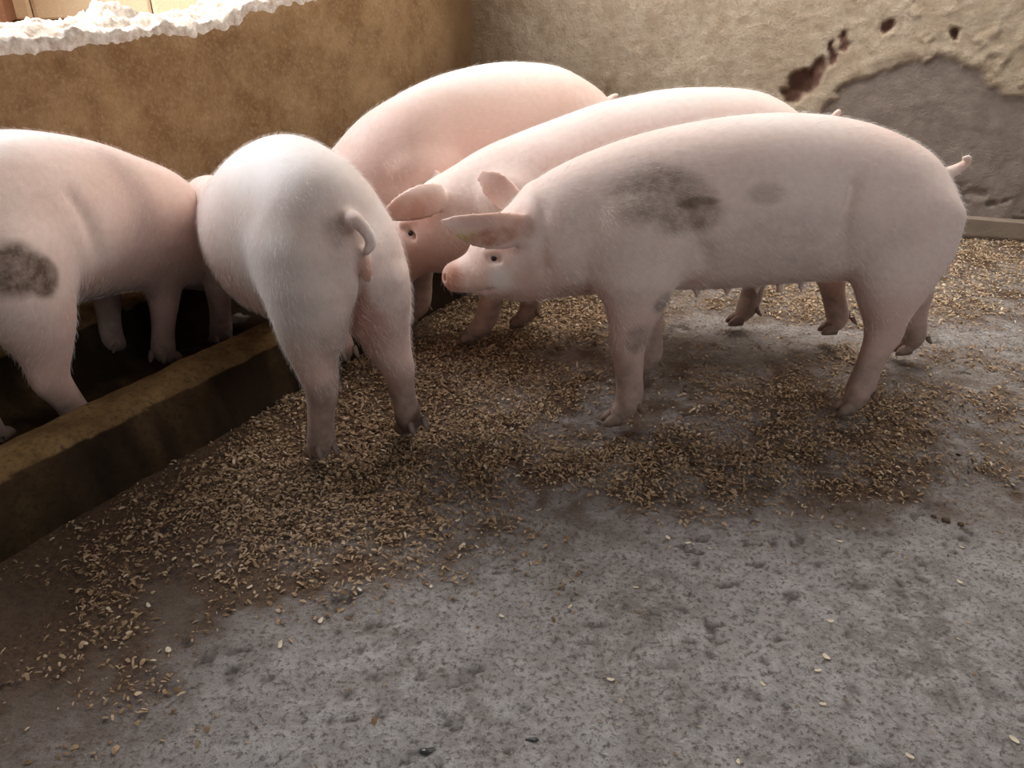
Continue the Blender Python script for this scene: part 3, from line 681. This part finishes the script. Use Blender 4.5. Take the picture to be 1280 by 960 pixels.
build_pig('pale pig in the middle, head lowered to the left, mostly hidden by the nearest pig', (.45, 2.40), (-1, -.05), TB, HB, ((.85, 0, .14), (.35, 0, -1), .037),
    [ear((.655, .105, .505), (.815, .175, .470), .047, (0.3, 1, .12), (0, .015, .005), tipw=.3), ear((.68, -.08, .50), (.80, -.13, .535), .042, (.3, .75, .4), (.01, -.0, .01))],
    [leg_nodes('f', (.556, .06, .035), (.42, .115, .50)), leg_nodes('f', (.392, -.05, .035), (.38, -.11, .50)),
     leg_nodes('h', (-.330, -.030, .033), (-.32, -.095, .54), .8), leg_nodes('h', (-.585, .10, .055), (-.33, .095, .54), .6)],
    [(-.43, 0, .655, .024, .024), (-.462, 0, .672, .016, .016), (-.485, .0, .688, .012, .012), (-.50, .0, .706, .009, .009)], .0066,
    [((.752, .0925, .392), .0078), ((.752, -.0925, .392), .0078)],
    pink=[(.72, .1, .47, .10, .12, .07, .9), (.75, 0, .30, .2, .2, .16, .35), (.50, .15, .32, .25, .2, .10, .5), (-.46, 0, .5, .05, .05, .12, .8), (.86, 0, .14, .05, .08, .05, .9)],
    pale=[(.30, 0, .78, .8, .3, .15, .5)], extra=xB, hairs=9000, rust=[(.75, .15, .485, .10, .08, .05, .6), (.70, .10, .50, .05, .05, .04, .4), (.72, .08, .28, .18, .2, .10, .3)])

# ---- pig C: behind, head towards the trough, seen as a high rounded back
def xC(f):
    for sy in (-1, 1):
        f.add(f.tube([(-.27, sy * .062, .50, .14, .092), (-.34, sy * .064, .46, .13, .086)], dens=2), 0.05)
        f.add(f.tube([(.40, sy * .10, .50, .13, .085), (.42, sy * .105, .40, .10, .075)], dens=2), 0.06)
    rear_details(f, -.455, .50)
TC = TR([(-.445, 0, .60, .44, .08), (-.40, 0, .665, .375, .135), (-.32, 0, .715, .35, .17), (-.20, 0, .768, .35, .19), (-.07, 0, .790, .350, .20), (.06, 0, .797, .350, .205), (.20, 0, .785, .345, .205),
         (.32, 0, .762, .34, .195), (.44, .0, .722, .33, .185), (.54, -.04, .66, .29, .165), (.62, -.08, .57, .25, .145), (.67, -.11, .51, .24, .13)])
HC = [(.61, -.08, .43, .12, .13), (.68, -.12, .38, .115, .118), (.73, -.15, .335, .092, .100), (.77, -.18, .285, .066, .076), (.80, -.20, .24, .050, .056), (.82, -.215, .20, .040, .047), (.83, -.22, .18, .036, .044)]
build_pig('pink pig furthest back, only its high rounded back, stub tail and one foreleg showing', (.0, 2.86), (-.80, -.60), TC, HC, ((.835, -.22, .168), (.35, 0, -1), .037),
    [ear((.63, .0, .52), (.75, .06, .50), .045, (0.25, 1, .35), (0, .02, .01)), ear((.66, -.19, .50), (.76, -.27, .50), .042, (.3, .75, .4), (.01, -.0, .01))],
    [leg_nodes('f', (.485, .129, .035), (.40, .11, .52)), leg_nodes('f', (.46, -.12, .035), (.38, -.11, .52)),
     leg_nodes('h', (-.30, .11, .035), (-.32, .095, .54), .8), leg_nodes('h', (-.36, -.11, .035), (-.33, -.095, .54), .8)],
    [(-.43, 0, .62, .018, .018), (-.462, 0, .640, .012, .012), (-.49, .0, .650, .008, .008)], .0085, [],
    pink=[(.2, .1, .60, .7, .3, .20, .45), (-.46, 0, .5, .05, .05, .12, .8)], pale=[(.0, 0, .80, .8, .3, .10, .7)], extra=xC, hairs=8000)

# ---- pig D: rump to the camera, body curving left to the trough
def xD(f):
    for sy in (-1, 1):
        f.add(f.tube([(-.27, .03 + sy * .062, .53, .15, .084), (-.35, .032 + sy * .070, .48, .124, .076), (-.34, .022 + sy * .074, .40, .112, .068)], dens=2), 0.03)
        f.add(f.tube([(.34, sy * .09 - .04, .46, .12, .08), (.36, sy * .09 - .03, .38, .10, .072)], dens=2), 0.06)
    f.add(f.tube([(-.33, .03, .45, .09, .08), (-.33, .03, .385, .065, .06)], dens=2), 0.04)
    rear_details(f, -.478, .520, .035)
TD = TR([(-.435, .035, .61, .44, .085), (-.40, .035, .690, .375, .13), (-.32, .035, .732, .34, .165), (-.20, .03, .748, .32, .182), (-.09, .025, .745, .29, .195), (.015, .015, .718, .26, .205), (.115, .0, .685, .25, .205),
         (.214, -.02, .645, .26, .20), (.31, -.045, .60, .27, .19), (.407, -.06, .56, .25, .185), (.50, -.06, .50, .22, .165), (.58, -.05, .45, .20, .145), (.63, -.04, .41, .19, .13)])
HD = [(.57, -.05, .37, .12, .13), (.63, -.03, .33, .11, .115), (.68, -.01, .28, .088, .095), (.72, .01, .23, .064, .074), (.75, .02, .19, .05, .055), (.77, .025, .16, .040, .047), (.775, .025, .145, .036, .044)]
build_pig('white rumped pig standing with its back to the camera, head in the trough', (-.57, 1.97), (-.61, .79), TD, HD, ((.782, .025, .13), (.35, 0, -1), .036),
    [ear((.60, .06, .42), (.70, .13, .36), .045, (0.25, 1, .35), (0, .02, .01)), ear((.62, -.12, .43), (.73, -.17, .38), .042, (.3, .75, .4), (.01, -.0, .01))],
    [leg_nodes('f', (.44, .085, .035), (.36, .06, .50)), leg_nodes('f', (.09, -.165, .035), (.24, -.12, .50)),
     leg_nodes('h', (-.350, .125, .035), (-.31, .105, .54), .7), leg_nodes('h', (-.385, -.105, .035), (-.31, -.030, .54), .7)],
    [(-.43, .035, .630, .020, .020), (-.475, .042, .638, .0155, .0155), (-.497, .032, .618, .013, .013), (-.503, .026, .595, .012, .012), (-.501, .038, .578, .0085, .0085)], .0068, [],
    mud=[(-.42, .06, .59, .05, .04, .06, .8), (-.42, .09, .38, .08, .05, .1, .5), (-.40, .12, .22, .06, .05, .06, .9), (-.43, -.09, .42, .05, .06, .05, .35)],
    dark=[(-.385, -.107, .05, .08, .06, .085, 1.0)],
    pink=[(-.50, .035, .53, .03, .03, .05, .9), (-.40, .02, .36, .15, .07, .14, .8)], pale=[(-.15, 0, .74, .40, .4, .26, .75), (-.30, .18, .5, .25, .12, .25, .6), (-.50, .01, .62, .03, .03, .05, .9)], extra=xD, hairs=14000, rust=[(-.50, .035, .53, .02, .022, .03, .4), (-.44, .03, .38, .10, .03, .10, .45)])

# ---- pig E: left edge, standing in the trough facing away
def xE(f):
    for sy in (-1, 1):
        f.add(f.tube([(-.27, sy * .062, .50, .14, .092), (-.34, sy * .064, .46, .13, .086)], dens=2), 0.05)
        f.add(f.tube([(.24, sy * .11 - .05, .42, .12, .075), (.24, sy * .11 - .05, .36, .10, .07)], dens=2), 0.06)
    f.cut(f.tube([(-.12, -.19, .38, .012, .018), (-.13, -.185, .52, .012, .018), (-.15, -.165, .62, .008, .012)], dens=3), 0.06)
    rear_details(f, -.455, .50)
TE = TR([(-.445, 0, .60, .44, .08), (-.40, 0, .675, .375, .135), (-.32, 0, .735, .35, .175), (-.20, 0, .762, .34, .195), (-.09, 0, .755, .320, .205), (.015, -.01, .73, .300, .215), (.09, -.045, .70, .29, .218),
         (.17, -.085, .65, .27, .215), (.25, -.12, .60, .25, .20), (.32, -.11, .53, .22, .17), (.38, -.145, .47, .19, .15), (.42, -.17, .42, .19, .13)])
HE = [(.37, -.15, .33, .12, .13), (.41, -.20, .29, .11, .115), (.44, -.245, .25, .088, .095), (.46, -.285, .21, .064, .074), (.475, -.31, .17, .05, .055), (.48, -.325, .14, .040, .047), (.482, -.33, .12, .036, .044)]
build_pig('pink pig at the left edge with a dark brown rump stain, standing in the trough', (-1.15, 1.98), (.09, .996), TE, HE, ((.485, -.335, .108), (.15, -.3, -1), .036),
    [ear((.45, -.13, .38), (.54, -.14, .33), .045, (1, .2, .35), (0, .02, .01)), ear((.33, -.23, .38), (.36, -.34, .35), .042, (-1, -.2, .4), (.01, -.0, .01))],
    [leg_nodes('f', (.20, .07, .04), (.24, .06, .46)), leg_nodes('f', (.15, -.11, .04), (.22, -.15, .46)),
     leg_nodes('h', (-.31, .11, .04), (-.31, .095, .54), .8), leg_nodes('h', (-.27, -.12, .04), (-.31, -.095, .54), .8)],
    [(-.43, 0, .62, .018, .018), (-.465, 0, .61, .012, .012), (-.48, .01, .58, .009, .009)], .0078, [],
    mud=[], dark=[(-.38, -.12, .535, .085, .10, .065, 1.0), (-.33, -.15, .50, .05, .07, .055, 1.0)],
    pink=[(.1, -.1, .35, .5, .3, .12, .5), (.15, -.2, .5, .3, .15, .3, .3)], pale=[(-.1, 0, .80, .5, .3, .10, .6)], extra=xE, hairs=9000)

# ------------------------------------------------------------------ wood shavings
def flakes(n, sampler, lmin, lmax, seed, name, zoff=0.002):
    rs = np.random.RandomState(seed); XY = sampler(n, rs); n = len(XY)
    L = np.exp(rs.uniform(math.log(lmin), math.log(lmax), n)); Wd = L * rs.uniform(.25, .7, n); th = rs.uniform(.0004, .0009, n)
    base = np.array([[-.5, -.35, 0], [0, -.5, .12], [.5, -.3, 0], [.5, .3, 0], [0, .5, .12], [-.5, .35, 0]])
    Vb = np.concatenate([base, base]); up = np.array([0] * 6 + [1] * 6)
    a = rs.uniform(0, 2 * np.pi, n); tx = rs.randn(n) * .28; ty = rs.randn(n) * .28
    q = Vb[None] * np.stack([L, Wd, L], 1)[:, None, :]; q[:, :, 2] += up[None] * th[:, None]
    x, y, z = q[..., 0], q[..., 1], q[..., 2]
    z = z + x * np.tan(tx)[:, None] + y * np.tan(ty)[:, None]
    c, s_ = np.cos(a)[:, None], np.sin(a)[:, None]
    X_ = x * c - y * s_ + XY[:, :1]; Y_ = x * s_ + y * c + XY[:, 1:2]
    zf, _ = floor_z(XY[:, 0], XY[:, 1]); dens = litter_density(XY[:, 0], XY[:, 1])
    Z_ = z + (zf + zoff + rs.rand(n) * 0.010 * dens)[:, None]
    V = np.stack([X_, Y_, Z_], -1).reshape(-1, 3)
    fq = np.array([[6, 7, 10, 11], [7, 8, 9, 10], [1, 0, 5, 4], [2, 1, 4, 3], [0, 1, 7, 6], [1, 2, 8, 7], [2, 3, 9, 8], [3, 4, 10, 9], [4, 5, 11, 10], [5, 0, 6, 11]])
    Fq = (fq[None] + (np.arange(n) * 12)[:, None, None]).reshape(-1, 4)
    o = mesh_obj(name, V, Fq, M_CHIP, smooth=False)
    tone = np.clip(rs.normal(.31, .22, n) + 0.22 * sstep(2.2, 2.8, XY[:, 1]), 0, 1); add_attr(o, 'tone', np.repeat(tone, 12)); return o
def samp_dense(n, rs):
    out = []; c = 0
    while c < n:
        p = np.stack([rs.uniform(-1.25, 2.4, 60000), rs.uniform(0.7, 3.7, 60000)], 1)
        o = -((p[:, 0] - P0[0]) * N[0] + (p[:, 1] - P0[1]) * N[1]); bk = (p - CB) @ BN
        k = (rs.rand(60000) < litter_density(p[:, 0], p[:, 1]) ** 1.5) & (o > 0.005) & (bk > .05); p = p[k]; out.append(p); c += len(p)
    return np.concatenate(out)[:n]
def samp_sparse(n, rs):
    p = np.stack([rs.uniform(-1.3, 2.3, n * 4), rs.uniform(0.5, 3.6, n * 4)], 1)
    p = p[rs.rand(len(p)) < .10 + .9 * sstep(1.25, 1.9, p[:, 1] + .15 * p[:, 0])]
    o = -((p[:, 0] - P0[0]) * N[0] + (p[:, 1] - P0[1]) * N[1]); bk = (p - CB) @ BN
    return p[(o > 0.01) & (bk > .05)][:n]
tag(flakes(76000, samp_dense, .0028, .0135, 5, 'wood_shavings'), 'brown and straw coloured wood shavings scattered thickly over the floor by the pigs', 'shavings', kind='stuff')
tag(flakes(11000, samp_sparse, .002, .009, 6, 'sawdust_crumbs'), 'tiny pale wood crumbs sprinkled thinly over the whole concrete floor', 'crumbs', kind='stuff')

# single larger flakes lying by themselves on the bare concrete
def flake_mesh(seed):
    r = random.Random(seed); n = 9; V = []; ang = [2 * math.pi * i / n for i in range(n)]
    rad = [(1 + r.uniform(-.22, .22)) for _ in ang]
    for zz in (0, .0012):
        for a, q in zip(ang, rad): V.append((math.cos(a) * q * .0085, math.sin(a) * q * .0046, zz + 12 * (math.cos(a) * q * .0085) ** 2 + r.uniform(0, .0004)))
    V += [(0, 0, 0), (0, 0, .0013)]
    Fc = [[(i + 1) % n, i, 2 * n] for i in range(n)] + [[n + i, n + (i + 1) % n, 2 * n + 1] for i in range(n)] + [[i, (i + 1) % n, n + (i + 1) % n, n + i] for i in range(n)]
    me = bpy.data.meshes.new('wood_flake'); me.from_pydata(V, [], Fc); me.materials.append(M_FLAKE); me.update(); return me
FM = [flake_mesh(k) for k in range(6)]
rf = random.Random(21)
FL = [(-0.105, 1.335, 1.3), (0.56, 1.03, 1.25), (0.535, 1.00, .9), (0.43, .97, .9), (0.335, 1.36, 1.2), (0.375, 1.345, .9), (0.62, .83, 1.0), (0.80, .86, 1.3), (0.245, 1.21, .8), (0.89, 1.22, 1.1), (0.60, 1.12, 1.0),
      (0.17, .98, .9), (-.02, 1.13, .9), (-.16, 1.21, .8), (-.42, 1.06, 1.2), (-.36, 1.12, 1.2), (-.62, 1.05, 1.3), (-.30, 1.20, .8), (.70, 1.35, .9), (.47, 1.46, 1.0), (1.02, 1.13, 1.0), (.98, .95, .9), (.35, .82, .8),
      (-.52, 1.21, .9), (-.70, 1.16, 1.0), (-.12, 1.42, 1.1), (.06, 1.46, 1.0), (.95, 1.33, .9), (1.10, 1.30, 1.1), (.52, .93, .8)]
for i, (x, y, q) in enumerate(FL):
    o = bpy.data.objects.new('wood_flake', FM[i % 6]); COL.objects.link(o)
    z, _ = floor_z(np.array([x]), np.array([y])); o.location = (x, y, float(z[0]) + .0015); o.rotation_euler = (rf.uniform(-.12, .12), rf.uniform(-.12, .12), rf.uniform(0, 6.28)); o.scale = (q * .8, q * .8, q)
    tag(o, 'single pale wood flake lying apart on the bare grey concrete foreground', 'wood flake', 'loose flakes on the bare foreground')

# dark crumbs of dung and caked dirt, lumps
def lump_mesh(name, seed, r, mat, squash=.6):
    import bmesh
    bm = bmesh.new(); bmesh.ops.create_icosphere(bm, subdivisions=3, radius=r); q = random.Random(seed); ph = [q.uniform(0, 6) for _ in range(6)]
    for v in bm.verts:
        c = v.co / r; k = 1 + .22 * math.sin(c.x * 5 + ph[0]) * math.sin(c.y * 4 + ph[1]) + .16 * math.sin(c.z * 8 + ph[2] + c.x * 7) + .08 * math.sin(c.y * 17 + ph[3])
        v.co = v.co * k; v.co.z = max(v.co.z * squash, -r * .25)
    me = bpy.data.meshes.new(name); bm.to_mesh(me); bm.free(); me.materials.append(mat)
    for p in me.polygons: p.use_smooth = True
    return me
def put(name, me, x, y, sc, label, cat, group=None, z=None, rz=0):
    o = bpy.data.objects.new(name, me); COL.objects.link(o)
    zz = float(floor_z(np.array([x]), np.array([y]))[0][0]) if z is None else z
    o.location = (x, y, zz + .002); o.scale = sc if isinstance(sc, tuple) else (sc,) * 3; o.rotation_euler = (0, 0, rz); tag(o, label, cat, group); return o
LM = lump_mesh('dung_lump', 3, .016, M_CLOD)
put('dung_lump', LM, .150, 2.305, (1.0, .8, .9), 'small dark dung lump beside the foreleg of the middle pig', 'dung')
for (x, y, q) in [(.96, 1.42, .55), (.985, 1.405, .4), (.94, 1.435, .35)]:
    put('dirt_clod', LM, x, y, q, 'dark crumbly dirt clod among flakes right of the shavings drift', 'dirt clod', 'dirt clods at the right')
# shiny wet spots in the foreground
def puddle(x, y, rx, ry, seed, label):
    q = random.Random(seed); n = 36; V = [(0, 0, .0024)]; ph = [q.uniform(0, 6.28) for _ in range(4)]
    for ring, zz in ((.8, .0022), (1.0, -.003)):
        for i in range(n):
            a = 2 * math.pi * i / n; k = ring * (1 + .18 * math.sin(2 * a + ph[0]) + .12 * math.sin(3 * a + ph[1]) + .07 * math.sin(7 * a + ph[2]))
            V.append((rx * k * math.cos(a), ry * k * math.sin(a), zz))
    Fc = [[0, 1 + i, 1 + (i + 1) % n] for i in range(n)] + [[1 + i, 1 + n + i, 1 + n + (i + 1) % n, 1 + (i + 1) % n] for i in range(n)]
    me = bpy.data.meshes.new('puddle'); me.from_pydata(V, [], Fc); me.materials.append(M_WATER)
    for p in me.polygons: p.use_smooth = True
    o = bpy.data.objects.new('puddle', me); COL.objects.link(o); z = float(floor_z(np.array([x]), np.array([y]))[0][0]); o.location = (x, y, z + .001)
    tag(o, label, 'puddle')
puddle(.032, .860, .010, .004, 1, 'tiny glinting wet spot in the bare concrete at the bottom of the picture')
puddle(-.132, .838, .014, .005, 2, 'faint wet smear left of the tiny glinting wet spot')
# pale scrap in the trough
M_SCRAP = mat_simple('pale_scrap', (0.62, 0.60, 0.56), 0.7, 70, (0.40, 0.37, 0.33), 0.6)
put('feed_scrap', lump_mesh('feed_scrap', 9, .04, M_SCRAP, .5), -.92, 2.46, (.9, .6, .7), 'pale crumpled scrap in the trough behind the curb, beside the white rumped pig', 'scrap', None, .035, .6)
